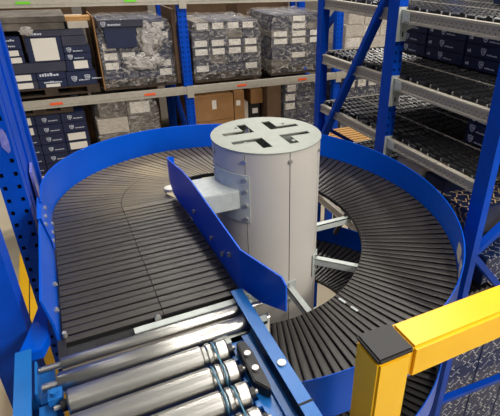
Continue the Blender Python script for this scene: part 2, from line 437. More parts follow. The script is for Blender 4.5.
for i in range(len(ys)-1):                                                   # o-ring drive belts, alternating grooves
    x = -.936 + (.32 if i % 2 else .345)
    for s_ in (1, -1): pass
    m_ = MB(); y0, y1 = ys[i], ys[i+1]; rr = .0293; loop = []
    for k in range(13): a = -PI/2 + PI*k/12; loop.append((x, y0 + rr*math.cos(a), -.195 + rr*math.sin(a)))
    for k in range(13): a = PI/2 + PI*k/12; loop.append((x, y1 + rr*math.cos(a), -.195 + rr*math.sin(a)))
    for k in range(len(loop)): m_.cyl(loop[k], loop[(k+1) % len(loop)], .0023, 8, caps=False)
    m_.build('drive_belt', 'ring', rc)
MB().box(-.76, -.47, -.848, -.826, -.196, -.192).build('transfer_plate', 'galv', rc)
# under-pan, slotted carriers, side brackets
MB().box(-1.0, -.476, YE, -.96, -.335, -.33).build('under_pan', 'blue', rc)
for x0, x1 in ((-.535, -.50), (-1.0, -.965)):
    m_ = MB(); m_.box(x0, x1, YE, -.975, -.245, -.215)
    y = -.985
    while y > YE+.02:
        m_.box(x0-.012 if x0 > -.8 else x1, x0 if x0 > -.8 else x1+.012, y-.018, y, -.245, -.212); y -= .039
    m_.build('roller_carrier', 'frame_blue', rc)
MB().box(-.50, -.476, YE, -.97, -.32, -.205).build('inner_channel', 'frame_blue', rc)
m_ = MB(); m_.prism([(-.536, -1.15), (-.512, -1.19), (-.505, -1.18), (-.502, -1.06), (-.508, -1.015), (-.530, -1.01)], 'z', -.213, -.178)
ck = m_.build('black_clamp', 'black', rc, bevel=.003)
for y in (-1.065, -1.118):
    b_ = MB(); b_.cyl((-.519, y, -.179), (-.519, y, -.172), .0085, 16); b_.build('bolt', 'bolt', ck)
MB().box(-.56, -.478, -.975, -.945, -.215, -.21).box(-.53, -.478, -.975, -.96, -.24, -.21).build('sensor_bracket', 'galv', rc)
MB().box(-1.003, -.965, -.955, -.845, -.235, -.228).box(-1.003, -.998, -.955, -.845, -.235, -.19).build('end_bracket', 'frame_blue', rc)
MB().box(-.975, -.945, -1.0, -.965, -.2, -.18).cyl((-.96, -.985, -.18), (-.96, -.985, -.168), .009, 12).build('end_clip', 'frame_blue', rc)
MB().box(-.438, -.415, -.955, -.945, -.30, -.18).box(-.438, -.41, -.955, -.925, -.205, -.195).build('end_hook', 'galv', rc)
MB().box(-.42, -.405, -.945, -.93, -.255, -.20).build('tag', 'whitebox', rc)
for x in (-1.024, -.457):
    MB().bar((x, -1.6, FLOOR), (x, -1.6, ZR-.171), .05, .05).bar((x-.05, -1.6, FLOOR+.01), (x+.05, -1.6, FLOOR+.01), .08, .02).build('leg', 'frame_blue', rc)
# blue strut plate between the two conveyors
m_ = MB(); m_.prism([(-.985, -.60), (-.968, -.66), (-.968, -.765), (-.985, -.812), (-1.042, -.812), (-1.02, -.74)], 'z', -.215, -.185)
tag(m_.build('connecting_plate', 'blue', bevel=.002), 'bright blue angled plate joining the left guard rail to the roller frame', 'plate')

# ------------------------------------------------------------------ perforated uprights
def upright(parent, x, y, z0, z1, w=.068, d=.09, face=-1, mt='rack_blue', side=True, holes=True, hz=(None, None), name='upright', flip=1):
    """C-section; perforated face towards -Y at y, flanges run +Y"""
    m_ = MB(); th = .004
    if holes:
        hx = [-w*.30, w*.30]; hw = .0065; hh = .008; P = .05
        za, zb = max(z0, hz[0] if hz[0] is not None else z0), min(z1, hz[1] if hz[1] is not None else z1)
        if za > z0: m_.box(x-w/2, x+w/2, y, y+th, z0, za)
        if zb < z1: m_.box(x-w/2, x+w/2, y, y+th, zb, z1)
        nrow = int(round((zb-za)/P))
        P = (zb-za)/nrow
        xs = [x-w/2, x+hx[0]-hw, x+hx[0]+hw, x+hx[1]-hw, x+hx[1]+hw, x+w/2]
        for i in range(nrow):
            zc = za + P*(i+.5)
            m_.box(xs[0], xs[1], y, y+th, za+P*i, za+P*(i+1)); m_.box(xs[2], xs[3], y, y+th, za+P*i, za+P*(i+1)); m_.box(xs[4], xs[5], y, y+th, za+P*i, za+P*(i+1))
            for c in (1, 3):
                m_.box(xs[c], xs[c+1], y, y+th, za+P*i, zc-hh); m_.box(xs[c], xs[c+1], y, y+th, zc+hh, za+P*(i+1))
        m_.box(x-w/2+.006, x+w/2-.006, y+.02, y+.021, z0, z1, 1)
    else:
        m_.box(x-w/2, x+w/2, y, y+th, z0, z1)
    m_.box(x-w/2, x-w/2+th, y+th, y+d, z0, z1); m_.box(x+w/2-th, x+w/2, y+th, y+d, z0, z1)
    m_.box(x-w/2, x-w/2+.015, y+d, y+d+th, z0, z1); m_.box(x+w/2-.015, x+w/2, y+d, y+d+th, z0, z1)
    o = m_.build(name, [mt, 'dark'], parent)
    MB().box(x-w/2-.02, x+w/2+.02, y-.02, y+d+.02, z0, z0+.006).build('foot_plate', mt, o)
    return o

# left frame
lf = thing('perforated_rack', 'tall blue perforated rack frame standing at the left edge beside the spiral', 'rack', (-1.03, .3, FLOOR))
u1 = upright(lf, -1.030, -.10, FLOOR, 1.3, w=.074, hz=(-.9, 1.2))
u2 = upright(lf, -1.030, .76, FLOOR, 1.3, w=.074, holes=False)
MB().box(-1.012, -1.008, .0, .75, -1.2, 1.25).box(-1.008, -1.0, .10, .13, -1.2, 1.25).box(-1.008, -1.0, .42, .45, -1.2, 1.25).build('end_panel', 'rack_blue', lf)
MB().box(-1.000, -.990, .30, .42, -1.1, -.13).build('cover_strip', 'tape', lf)
for z in (-1.6, .9): MB().bar((-1.035, 0, z), (-1.035, .76, z), .03, .03).build('brace', 'rack_blue', lf)
def patch(y0, z0, w, h, seed):
    rnd = random.Random(seed); n = 9; vs = []
    for i in range(n):
        a = 2*PI*i/n; k = .75 + .4*rnd.random(); vs.append((y0 + w*k*math.cos(a), z0 + h*k*math.sin(a)))
    return vs
MB().prism(patch(-1.035, .19, .012, .05, 3), 'y', -.1025, -.1005).build('tape_scrap', 'tape', u1)
MB().prism(patch(-1.012, .145, .012, .045, 5), 'y', -.1025, -.1005).build('tape_scrap', 'tape', u1)
# nearer post at the lower left
nf = thing('rack_post', 'dark blue plain rack post at the lower left corner', 'rack', (-1.07, -.65, FLOOR))
m_ = MB(); m_.box(-1.12, -1.022, -.70, -.60, FLOOR, 1.3)
m_.build('post', 'rack_blue', nf); MB().box(-1.14, -1.005, -.72, -.58, FLOOR, FLOOR+.008).build('foot_plate', 'rack_blue', nf)
# yellow floor guard seen between the posts
yg = MB().box(-1.49, -1.22, 1.3, 2.98, FLOOR, -1.9).build('floor_guard', 'yellow', bevel=.01); tag(yg, 'yellow guard box on the floor beyond the left blue perforated post', 'guard')
MB().box(-1.405, -1.397, 1.3, 2.95, -1.9, -1.898).build('groove', 'dark', yg)

# ------------------------------------------------------------------ carton flow rack (right)
fr_ = thing('carton_flow_rack', 'blue flow rack with black wheel tracks on the right of the spiral', 'rack', (1.5, .4, FLOOR))
XB = 1.05
upF = []
for x in (1.05, 2.25):
    for y in (-.44, .42, 1.30):
        plain = (y != .42)
        upF.append(upright(fr_, x - (.008 if y < 0 and x < 2 else 0), y, FLOOR, 1.25, w=(.046 if y < 0 else .062) if x < 2 else .06, d=.07 if y > 1 else (.085 if y < 0 else .10), holes=(x < 2 and not plain), hz=(-.85, 1.2)))
for y in (-.40, .47, 1.35):
    segs = [(1.08, -.70, 1.3, -.56), (1.3, -.56, 1.6, -.38), (1.6, -.38, 2.22, 0.0), (1.08, -.72, 1.42, -1.08), (1.42, -1.08, 2.22, -1.75)] if y < 0 else [(1.08, -1.4, 2.22, -.7), (1.08, -.1, 2.22, -.7)]
    pass
for y in (-.41,):
    for a, b in (((1.07, y, -.71), (2.22, y, .06)), ((1.07, y, -.74), (2.22, y, -1.95)), ((1.07, y, -1.92), (2.22, y, -2.05))):
        MB().bar(a, b, .045, .035).build('brace', 'rack_blue', fr_)
for y in (.47, 1.35):
    for a, b in (((1.07, y, -1.9), (2.22, y, -1.2)), ((1.07, y, -.5), (2.22, y, -1.2))):
        MB().bar(a, b, .03, .03).build('brace', 'rack_blue', fr_)
# sway brace in the far bay
MB().bar((1.035, .50, .62), (1.035, 1.36, -.76), .03, .062, up=(1, 0, 0)).build('sway_brace', 'rack_blue', fr_)
LV = [.467, .08, -.305, -.70, -1.10]
TP = .088
def make_track(z, y, ph):
    m_ = MB(); m_.box(1.07, 2.24, y-.028, y-.025, z-.02, z-.0).box(1.07, 2.24, y+.025, y+.028, z-.02, z-.0)
    tr = m_.build('roller_track', 'trackgrey', fr_)
    w_ = MB(); x = 1.085 + ph
    while x < 2.22:
        w_.cyl((x, y-.030, z+.000), (x, y+.030, z+.000), .0185, 10); x += .043
    wr = w_.build('wheel_row', 'wheel', tr)
    MB().cyl((1.062, y+.026, z-.006), (1.062, y+.026, z+.012), .004, 8).build('end_pin', 'bolt', tr)
    return tr
first = None
for li, z in enumerate(LV):
    mb_ = MB(); hgt = .072 if li != 2 else .062
    mb_.box(1.036, 1.066, -.35, 1.34, z-hgt, z-.004).box(1.030, 1.036, -.35, 1.34, z-hgt, z-hgt+.012).box(1.030, 1.036, -.35, 1.34, z-.016, z-.004)
    if li < 3:
        h_ = mb_; y = -.33
        while y < 1.3:
            if abs(y-.47) > .08:
                h_.box(1.0355, 1.0362, y-.004, y+.004, z-.034, z-.030, 1); h_.box(1.0355, 1.0362, y+.013, y+.021, z-.050, z-.046, 1)
            y += .034
    bm_ = mb_.build('front_beam', ['beam', 'dark'], fr_)
    if li < 3:
        c_ = MB(); c_.box(1.028, 1.034, .372, .40, z-hgt-.0, z+.0).box(1.012, 1.082, .408, .414, z-.175, z+.012); 
        cn = c_.build('beam_connector', 'galv', bm_)
        for dz in (-.15, -.04): MB().box(1.05, 1.06, .4072, .4082, z+dz, z+dz+.03).build('slot', 'dark', cn)
        MB().box(1.026, 1.036, .335, .39, z-.06, z-.012).build('beam_clip', 'galv', bm_)
        c_ = MB(); c_.prism([(1.034, z-hgt-.05), (1.25, z-hgt-.0), (1.25, z-.03), (1.034, z-.01)], 'y', .398, .404); c_.build('side_gusset', 'galv', bm_)
    MB().box(2.21, 2.24, -.35, 1.34, z-.07, z-.012).build('rear_beam', 'beam', fr_)
    MB().box(1.07, 2.24, 1.275, 1.290, z-.03, z+.022).build('end_guide', 'beam', fr_)
    for x in (1.38, 1.72): MB().box(x-.005, x+.005, -.35, 1.27, z+.011, z+.0188).build('guide_rail', 'beam', fr_)
ny = 0; y = -.33; tid = 0
ntr = 19
for i in range(ntr):
    yy = -.32 + i*TP
    for li, z in enumerate(LV[:5]):
        if first is None:
            first = make_track(z, yy, 0); fz, fy = z, yy
            base = first.location.copy()
        else:
            c = first.copy(); COL.objects.link(c); c.location = base + Vector(((.023 if i % 2 else 0), yy-fy, z-fz))
            for ch in first.children:
                d = ch.copy(); COL.objects.link(d); d.parent = c

# ------------------------------------------------------------------ cartons
def shield(m_, o, u, v, s, mi=0):
    """crest outline with strokes inside, on plane (o,u,v)"""
    n = u.cross(v).normalized()*.0012
    def q(a, b): return o + u*a*s + v*b*s + n
    out = [(-.5, .5), (-.25, .42), (0, .55), (.25, .42), (.5, .5), (.5, 0), (.3, -.38), (0, -.6), (-.3, -.38), (-.5, 0)]
    k = len(out)
    vs = [q(a, b) for a, b in out] + [q(a*.72, b*.72) for a, b in out]
    m_.add(vs, [(i, (i+1) % k, k+(i+1) % k, k+i) for i in range(k)], mi)
    for a0, a1 in (((-.22, .25), (-.05, -.2)), ((.05, .25), (-.05, -.2)), ((.05, .25), (.2, -.2)), ((.28, .25), (.2, -.2))):
        d = Vector((a1[0]-a0[0], a1[1]-a0[1])).normalized()*.05; e = (-d.y, d.x)
        m_.add([q(a0[0]+e[0], a0[1]+e[1]), q(a0[0]-e[0], a0[1]-e[1]), q(a1[0]-e[0], a1[1]-e[1]), q(a1[0]+e[0], a1[1]+e[1])], [(0, 1, 2, 3)], mi)
def textbar(m_, o, u, v, w, h, mi=0, seed=0):
    """illegible small print: a run of short strokes"""
    n = u.cross(v).normalized()*.0012; rnd = random.Random(seed); x = 0
    while x < w:
        c = h*(.5 + .5*rnd.random()); ww = h*(.45 + .4*rnd.random())
        m_.add([o + u*x + n, o + u*(x+ww) + n, o + u*(x+ww) + v*c + n, o + u*x + v*c + n], [(0, 1, 2, 3)], mi); x += ww + h*.22
def carton(x0, x1, y0, y1, z0, z1, mt='navy', parent=None, marks=(), label=None, group=None, face='-y', name='carton', bev=.004, pattern=None, ink='print'):
    m_ = MB(); m_.box(x0, x1, y0, y1, z0, z1)
    if pattern: pattern(m_); mt = [mt, ink]
    loc = ((x0+x1)/2, (y0+y1)/2, z0)
    o = m_.build(name, mt, parent, loc=loc, bevel=bev)
    if label: tag(o, label, 'box', group)
    if face == '-y': og = Vector((x0, y0, z0)); u = Vector((1, 0, 0)); W = x1-x0
    elif face == '-x': og = Vector((x0, y1, z0)); u = Vector((0, -1, 0)); W = y1-y0
    v = Vector((0, 0, 1)); H = z1-z0; n = u.cross(v)
    for k in marks:
        if k[0] == 'label':
            _, a0, a1, b0, b1 = k; mm = MB()
            q = [og + u*W*a + v*H*b + n*.0015 for a, b in ((a0, b0), (a1, b0), (a1, b1), (a0, b1))]
            mm.add(q + [p - n*.001 for p in q], [(0, 1, 2, 3), (4, 7, 6, 5), (0, 4, 5, 1), (1, 5, 6, 2), (2, 6, 7, 3), (3, 7, 4, 0)])
            mm.build('paper_label', 'white', o)
        elif k[0] == 'logo':
            _, a, b, s = k; mm = MB(); shield(mm, og + u*W*a + v*H*b, u, v, s); textbar(mm, og + u*(W*a + s*.8) + v*(H*b - s*.45), u, v, s*2.0, s*.28, 0, int(a*100))
            mm.build('printed_logo', 'print', o)
        elif k[0] == 'text':
            _, a, b, w, h = k; mm = MB(); textbar(mm, og + u*W*a + v*H*b, u, v, w, h, 0, int(b*97)); mm.build('printed_text', 'print', o)
    return o

# cartons on the second shelf of the flow rack, three layers of four
yc = [1.16, .79, .42, .05, -.32]
lay = ['bottom', 'middle', 'top']; colw = ['first from the perforated post', 'second from the perforated post', 'third from the perforated post', 'beside the front post']
for c in range(4):
    for l in range(3):
        z = .103 + l*.078
        carton(1.585, 2.15, yc[c+1]+.004, yc[c]-.004, z, z+.076, 'navy', None, (('logo', .42, .52, .040), ('text', .06, .3, .03, .02)), face='-x',
               label='flat navy crested carton on second flow shelf, %s layer, %s' % (lay[l], colw[c]), group='navy cartons on the second flow shelf')
for c in range(3):
    y1 = .30 - c*.21
    carton(1.62, 2.1, y1-.2, y1, .491, .66, 'navy', None, (('logo', .4, .6, .04),), face='-x', group='navy cartons on the top flow shelf',
           label='navy carton on the top flow shelf, %s from the perforated post' % ['first', 'second', 'third'][c])
# three small crested cartons behind the front post on the third shelf
for l in range(3):
    z = -.281 + l*.066
    carton(1.40, 1.75, -.25, .115, z, z+.062, 'navy', None, (('logo', .13, .5, .042),), face='-x', group='crested cartons by the front post',
           label='small navy crested carton beside the front blue post, %s of three' % lay[l])
def strokes(m_, o, u, v, W, H, rows, cols, s, seed, mi=0, jitter=.3):
    n = u.cross(v).normalized()*.0014; rnd = random.Random(seed)
    for r in range(rows):
        for c in range(cols):
            a = W*(c+.5+jitter*(rnd.random()-.5))/cols; b = H*(r+.5+jitter*(rnd.random()-.5))/rows
            p = [(-.5, -.1), (-.1, -.5), (.5, .2)]; k_ = rnd.randrange(4)
            p = [(x*math.cos(k_*PI/2) - y*math.sin(k_*PI/2), x*math.sin(k_*PI/2) + y*math.cos(k_*PI/2)) for x, y in p]
            for (ax, ay), (bx, by) in zip(p[:-1], p[1:]):
                d = Vector((bx-ax, by-ay)).normalized()*.07; e = (-d.y, d.x)
                q = lambda x, y: o + u*(a+x*s) + v*(b+y*s) + n
                m_.add([q(ax+e[0], ay+e[1]), q(ax-e[0], ay-e[1]), q(bx-e[0], by-e[1]), q(bx+e[0], by+e[1])], [(0, 1, 2, 3)], mi)
# fourth shelf: pale carton, dark cartons, patterned carton
carton(1.10, 1.4, .12, .37, -.678, -.42, 'whitebox', None, (), face='-x', label='pale carton under the lowest flow beam beside the perforated post', name='carton')
carton(1.12, 1.5, -.06, .11, -.678, -.44, 'navy', None, (('label', .5, .9, .45, .7),), face='-x', label='navy carton with white label under the lowest flow beam')
def tanmarks(m_):
    strokes(m_, Vector((1.075, -.075, -.678)), Vector((0, -1, 0)), Vector((0, 0, 1)), .25, .17, 4, 6, .04, 3, 1)
    strokes(m_, Vector((1.075, -.33, -.50)), Vector((1, 0, 0)), Vector((0, 1, 0)), .4, .25, 5, 8, .045, 4, 1)
carton(1.075, 1.5, -.33, -.075, -.678, -.50, 'navy', None, (), label='navy carton printed with tan marks, squeezed beside the spiral guard', pattern=tanmarks, ink='tan')
# ------------------------------------------------------------------ pallet in the far flow bay
def pallet(name, x0, x1, y0, y1, z0, mt='wood', parent=None, k=1):
    m_ = MB(); W = x1-x0; D = y1-y0
    for i in range(3):
        yy = y0 + (D-.1)*i/2; m_.box(x0, x1, yy, yy+.1, z0, z0+.022)
        for j in range(3):
            xx = x0 + (W-.12)*j/2; m_.box(xx, xx+.12, yy, yy+.1, z0+.022, z0+.10)
    for i in range(3): xx = x0 + (W-.12)*i/2; m_.box(xx, xx+.12, y0, y1, z0+.10, z0+.115)
    nb = 7; bw = (D - .02*(nb-1))/nb
    for i in range(nb): yy = y0 + i*(bw+.02); m_.box(x0, x1, yy, yy+bw, z0+.115, z0+.137)
    for v in m_.v: v.z = z0 + (v.z-z0)*k
    return m_.build(name, mt, parent, loc=((x0+x1)/2, (y0+y1)/2, z0))

# ------------------------------------------------------------------ back pallet rack
YB = 3.2
pr = thing('pallet_rack', 'long pallet rack with blue posts and pale beams along the back', 'rack', (.45, YB+.5, FLOOR))
PX = [-1.42, .463, 2.36, 4.25]
for x in PX:
    upright(pr, x, YB, FLOOR, 1.3, w=.092, d=.07, holes=True, hz=(-1.0, .9)); upright(pr, x, YB+1.0, FLOOR, 1.3, w=.092, d=.07, holes=False)
    for z0, z1 in ((-2.2, -1.4), (-1.4, -.6), (-.6, .2), (.2, 1.0)):
        a, b = (YB+.05, YB+1.0) if int((z0+3)*10) % 16 < 8 else (YB+1.0, YB+.05)
        MB().bar((x+.01, a, z0), (x+.01, b, z1), .06, .05).build('brace', 'rack_blue', pr)
for i in range(3):
    for z in (.294, -.612, -1.52):
        for yb in (YB-.02, YB+1.05):
            b_ = MB(); b_.box(PX[i]-.03, PX[i+1]-.03, yb, yb+.045, z, z+.078)
            b_.box(PX[i]-.03, PX[i+1]-.03, yb-.003, yb, z+.028, z+.033) if yb < YB else None
            bo = b_.build('beam', 'beam', pr)
            if yb < YB and z > -1:
                MB().box(PX[i]-.03, PX[i]+.045, yb-.006, yb, z-.04, z+.09).build('beam_connector', 'beam', bo)
                for k in range(2):
                    dx = ((.0, .0), (.37, .78), (.62, 1.5))[i][k] if False else (([(.42, 1.33), (.53, 1.02), (.5, 1.3)] if z > 0 else [(.50, 1.40), (.55, 1.33), (.5, 1.3)])[i][k])
                    xx = PX[i] + dx
                    MB().box(xx, xx+.115, yb-.006, yb-.003, z+.030, z+.052).build('green_sticker' if z > 0 else 'orange_sticker', 'green' if z > 0 else 'orange', bo)

def load(name, label, x0, x1, y0, y1, z0, z1, cols, rows, mt, labels, wrap=True, group=None, mts=None, pal='darkwood', logo=False, deep=1):
    """a pallet carrying a block of cartons under film: it moves as one"""
    t = thing(name, label, 'pallet load', ((x0+x1)/2, (y0+y1)/2, z0), group)
    p = pallet('pallet', x0-.015, x1+.015, y0-.01, y1+.01, z0, pal, t, .7)
    mts = mts or ([mt, 'dusty', mt, 'slate'] if wrap and mt == 'slate' else None)
    zb = z0+.098; cw = (x1-x0)/cols; ch = (z1-zb)/rows; rnd = random.Random(int((x0+9)*100))
    for r in range(rows):
        for c in range(cols):
            mk = []
            if (r, c) in labels or (r, -1) in labels: mk.append(('label', .12, .86, .14, .88))
            elif logo: mk.append(('logo', .35, .5, min(ch, cw)*.4))
            k = mt if not mts else mts[rnd.randrange(len(mts))]
            ins = .05*(x1-x0) if (wrap and r == rows-1) else 0; f_ = 1 - 2*ins/(x1-x0)
            carton(x0 + ins + c*cw*f_ + .003, x0 + ins + (c+1)*cw*f_ - .003, y0 + .012*rnd.random(), y1, zb + r*ch + .002, zb + (r+1)*ch - .002, k, t, mk, bev=.003)
    if wrap:
        m_ = MB(); nx, nz = 14, 14; off = .012
        def P(x, y, z):
            w = .012*math.sin(9*x + 14*z) + .008*math.sin(23*z - 17*x) ; return x, y, z, w
        def grid(fn, a, b):
            vs = [fn(i/a, j/b) for j in range(b+1) for i in range(a+1)]
            m_.add(vs, [(j*(a+1)+i, j*(a+1)+i+1, (j+1)*(a+1)+i+1, (j+1)*(a+1)+i) for j in range(b) for i in range(a)], 0, True)
        X0, X1, Y0, Y1, ZA, ZB = x0-off, x1+off, y0-off, y1+off, z0+.03, z1+.012
        def wv(a, b): return .010*math.sin(11*a + 15*b) + .008*math.sin(31*b - 21*a)
        tp = lambda j: max(0, (j-.84)/.16)*.045*(x1-x0)
        grid(lambda i, j: (X0+tp(j)+(X1-X0-2*tp(j))*i, Y0 + abs(wv(i, j))*-1, ZA+(ZB-ZA)*j), nx, nz)
        grid(lambda i, j: (X0 + tp(j) - abs(wv(i+.3, j)), Y0+(Y1-Y0)*i, ZA+(ZB-ZA)*j), nx, nz)
        grid(lambda i, j: (X1 - tp(j) + abs(wv(i+.7, j)), Y0+(Y1-Y0)*i, ZA+(ZB-ZA)*j), nx, nz)
        grid(lambda i, j: (X0+tp(1)+(X1-X0-2*tp(1))*i, Y0+(Y1-Y0)*j, ZB + abs(wv(i, j+.5))), nx, nz)
        m_.build('stretch_wrap', 'wrap', t)
    return t
ZM = -.534; ZT = .372; ZLo = -1.442
# bay B upper level
load('pallet_load', 'film-wrapped pallet of white-labelled cartons just right of the middle blue post', .58, 1.36, 3.34, 4.1, ZM, .10, 4, 6, 'slate', {(5, -1), (3, -1), (2, -1), (0, 3), (0, 0)}, group='wrapped pallets on the upper back level')
load('pallet_load', 'film-wrapped pallet of cartons with a pale stripe, behind the plain blue post', 1.52, 2.24, 3.34, 4.1, ZM, .14, 3, 7, 'slate', {(3, -1), (4, -1), (6, 1), (5, 1), (1, 1)}, group='wrapped pallets on the upper back level')
# bay A upper, right: wrapped with an open navy front
t = load('pallet_load', 'half-wrapped pallet with torn film and navy cartons, left of the middle blue post', -.36, .36, 3.36, 4.1, ZM, .13, 4, 6, 'navy', {(5, 3), (4, 3), (1, 3), (0, 3), (3, 0), (2, 0), (2, 1), (1, 0)}, group='wrapped pallets on the upper back level')
m_ = MB(); m_.box(-.388, -.378, 3.31, 3.9, ZM+.02, .19); m_.build('cardboard_edge_sheet', 'brown', t)
MB().box(.375, .41, 3.30, 3.8, ZM+.02, .24).build('cardboard_edge_sheet', 'darkbrown', t)
m_ = MB(); m_.box(-.35, .08, 3.30, 3.34, .09, .155); o = m_.build('top_carton', 'slate', t, bevel=.003)
mm = MB(); shield(mm, Vector((-.30, 3.299, .122)), Vector((1, 0, 0)), Vector((0, 0, 1)), .045); textbar(mm, Vector((-.26, 3.299, .105)), Vector((1, 0, 0)), Vector((0, 0, 1)), .12, .018); mm.build('printed_logo', 'print', o)
MB().box(-.30, .0, 3.32, 3.327, -.11, .085).build('navy_front_panel', 'navy', t)
# bay A upper, left: loose stack of cartons, each its own thing
pl = pallet('pallet', -1.33, -.43, 3.34, 4.1, ZM, 'darkwood', None, .6); tag(pl, 'dark pallet under the loose navy carton stack at upper left', 'pallet')
G = 'loose cartons at upper left'
def cx(px): return -1.30 + (px-8)*.01035
zb = ZM+.083
defs = [
 (-1.34, -1.06, zb, zb+.075, 'slate', (('label', .35, .85, .15, .85),), 'slate carton with white label at the bottom left of the loose stack'),
 (-1.055, -.80, zb, zb+.075, 'navy', (('label', .25, .75, .1, .5), ('text', .2, .62, .15, .02)), 'navy carton with printed strips in the bottom row of the loose stack'),
 (-.795, -.52, zb, zb+.14, 'navy', (('logo', .25, .5, .05), ('logo', .7, .55, .05)), 'deep navy crested carton at the bottom right of the loose stack'),
 (-1.34, -1.06, zb+.078, zb+.148, 'navy', (('label', .35, .85, .12, .9),), 'navy carton with white label, second row left of the loose stack'),
 (-1.055, -.80, zb+.078, zb+.148, 'navy', (('text', .1, .5, .16, .03),), 'navy carton with bright print line in the second row of the loose stack'),
 (-1.30, -.78, zb+.152, zb+.245, 'slate', (), 'long slate grey carton across the middle of the loose stack'),
 (-.775, -.54, zb+.145, zb+.245, 'navy', (('label', .3, .85, .2, .95),), 'navy carton with white label above the deep crested carton of the loose stack'),
 (-1.36, -1.12, zb+.248, zb+.31, 'navy', (('label', .45, .9, .1, .9),), 'small navy carton with white label, third row left of the loose stack'),
 (-1.36, -1.12, zb+.313, zb+.375, 'navy', (('label', .38, .85, .1, .9),), 'small navy carton with white label, fourth row left of the loose stack'),
 (-1.36, -1.12, zb+.378, zb+.49, 'navy', (('text', .3, .2, .11, .02), ('text', .3, .65, .11, .02)), 'navy carton with two print lines at the left of the loose stack'),
 (-1.085, -.775, zb+.248, zb+.475, 'navy', (('label', .17, .86, .06, .96),), 'navy carton with a large white panel in the middle of the loose stack'),
 (-.77, -.53, zb+.248, zb+.312, 'navy', (('logo', .2, .5, .042),), 'lower of two flat crested cartons at the right of the loose stack'),
 (-.77, -.53, zb+.315, zb+.38, 'navy', (('logo', .2, .5, .042),), 'upper of two flat crested cartons at the right of the loose stack'),
 (-.77, -.55, zb+.383, zb+.475, 'slate', (), 'plain slate carton above the two flat crested cartons of the loose stack'),
 (-1.08, -.56, zb+.478, zb+.535, 'slate', (('text', .05, .3, .12, .025),), 'long slate carton with print near the top of the loose stack'),
 (-1.40, -.72, zb+.538, zb+.60, 'dusty', (), 'lower dusty grey-brown carton on top of the loose stack'),
 (-1.42, -.70, zb+.603, zb+.655, 'dusty', (), 'upper dusty grey-brown carton on top of the loose stack')]
for x0, x1, z0, z1, mt, mk, lb in defs: carton(x0+.075, x1+.075, 3.34, 4.05, z0, z1, mt, None, mk, label=lb, group=G)
carton(-.615, -.43, 3.36, 4.05, zb+.538, zb+.60, 'whitebox', None, (), label='small pale carton on the right end of the loose stack top', group=G)
tb = MB().box(-.63, -.40, 3.40, 3.55, zb+.603, zb+.64).build('timber_board', 'wood', loc=(-.5, 3.5, zb+.603)); tag(tb, 'pale timber board on the small pale carton under the top beam', 'board')
# crumpled film on the stack
def blob(name, mt, c, r, seed, squash=(1, 1, .7), label=None, cat=None):
    bm = bmesh.new(); bmesh.ops.create_icosphere(bm, subdivisions=3, radius=1); rnd = random.Random(seed)
    ph = [rnd.random()*6 for _ in range(6)]
    for v in bm.verts:
        k = 1 + .22*math.sin(5*v.co.x+ph[0]) * math.sin(6*v.co.y+ph[1]) + .16*math.sin(11*v.co.z+ph[2]+3*v.co.x)
        v.co = Vector((v.co.x*squash[0], v.co.y*squash[1], v.co.z*squash[2]))*r*k
    me = bpy.data.meshes.new(name); bm.to_mesh(me); bm.free(); me.materials.append(M[mt])
    for p in me.polygons: p.use_smooth = True
    o = bpy.data.objects.new(name, me); COL.objects.link(o); o.location = c
    if label: tag(o, label, cat)
    return o
def film(parent, c, r, seed, squash):
    o = blob('loose_film', 'film', Vector(c), r, seed, squash)
    if parent is not None: o.parent = parent; o.location = Vector(c) - parent.location
    return o
film(t, (.14, 3.33, -.03), .15, 11, (.85, .10, 1.0))
film(t, (.06, 3.335, -.26), .15, 12, (1.3, .08, .55))
tag(film(None, (-.98, 3.325, .085), .07, 14, (.8, .2, .55)), 'crumpled clear film hanging at the front of the loose carton stack', 'film')
# lower back level
load('pallet_load', 'navy cartons with paired white labels on the lower back level at left', -1.33, -.62, 3.36, 4.1, ZLo, -.72, 3, 6, 'navy', {(5, 0), (4, 0), (3, 2), (2, 2)}, wrap=False, logo=True, group='pallet loads on the lower back level')
tag(pallet('pallet', -1.34, -.72, 3.36, 4.0, -.715, 'darkwood'), 'small empty pallet on top of the lower left navy cartons', 'pallet')
load('pallet_load', 'crinkled film-wrapped grey brown load below the half-wrapped pallet', -.52, .12, 3.36, 4.1, ZLo, -.66, 2, 4, 'dusty', {(3, 1)}, mts=['dusty', 'whitebox', 'dusty'], group='pallet loads on the lower back level')
blob('film_bundle', 'wrap', (.28, 3.5, ZLo+.07), .08, 3, (1.1, .9, .8), 'crumpled clear film bundle beside the grey brown wrapped load', 'film')
GB = 'brown cartons on the lower back level'
for i, (x0, x1, z0, z1, lb) in enumerate(((.54, 1.02, -1.0, -.70, 'large brown carton with a white label, on top, under the middle beam'), (.54, .70, -1.30, -1.003, 'small brown carton below at the post side'), (.705, 1.02, -1.30, -1.003, 'brown carton directly below the large labelled brown carton'),
        (1.03, 1.16, -1.30, -.68, 'tall narrow brown carton standing right of the large labelled one'))):
    carton(x0, x1, 3.36, 3.95, z0, z1, 'brown', None, (('label', .45, .56, .45, .8),) if i == 0 else ((('label', .2, .6, .72, .82),) if i == 3 else ()), label=lb, group=GB)
tag(pallet('pallet', .53, 1.18, 3.34, 4.0, ZLo, 'darkwood'), 'dark pallet under the brown cartons on the lower back level', 'pallet')
carton(1.27, 1.42, 3.5, 3.9, ZLo, -.9, 'black', None, (('label', .3, .8, .78, .9),), label='black box with a white label between the brown cartons and the wrapped load')
carton(1.30, 1.46, 3.5, 3.9, -.898, -.72, 'brown', None, (), label='orange brown carton on the black box under the middle beam')
carton(1.18, 1.26, 3.5, 3.9, ZLo, -.86, 'whitebox', None, (), label='narrow pale carton beside the black box')
carton(1.47, 1.66, 3.38, 4.1, ZLo, -.66, 'darkbrown', None, (), label='tall dark brown carton left of the wrapped navy load')
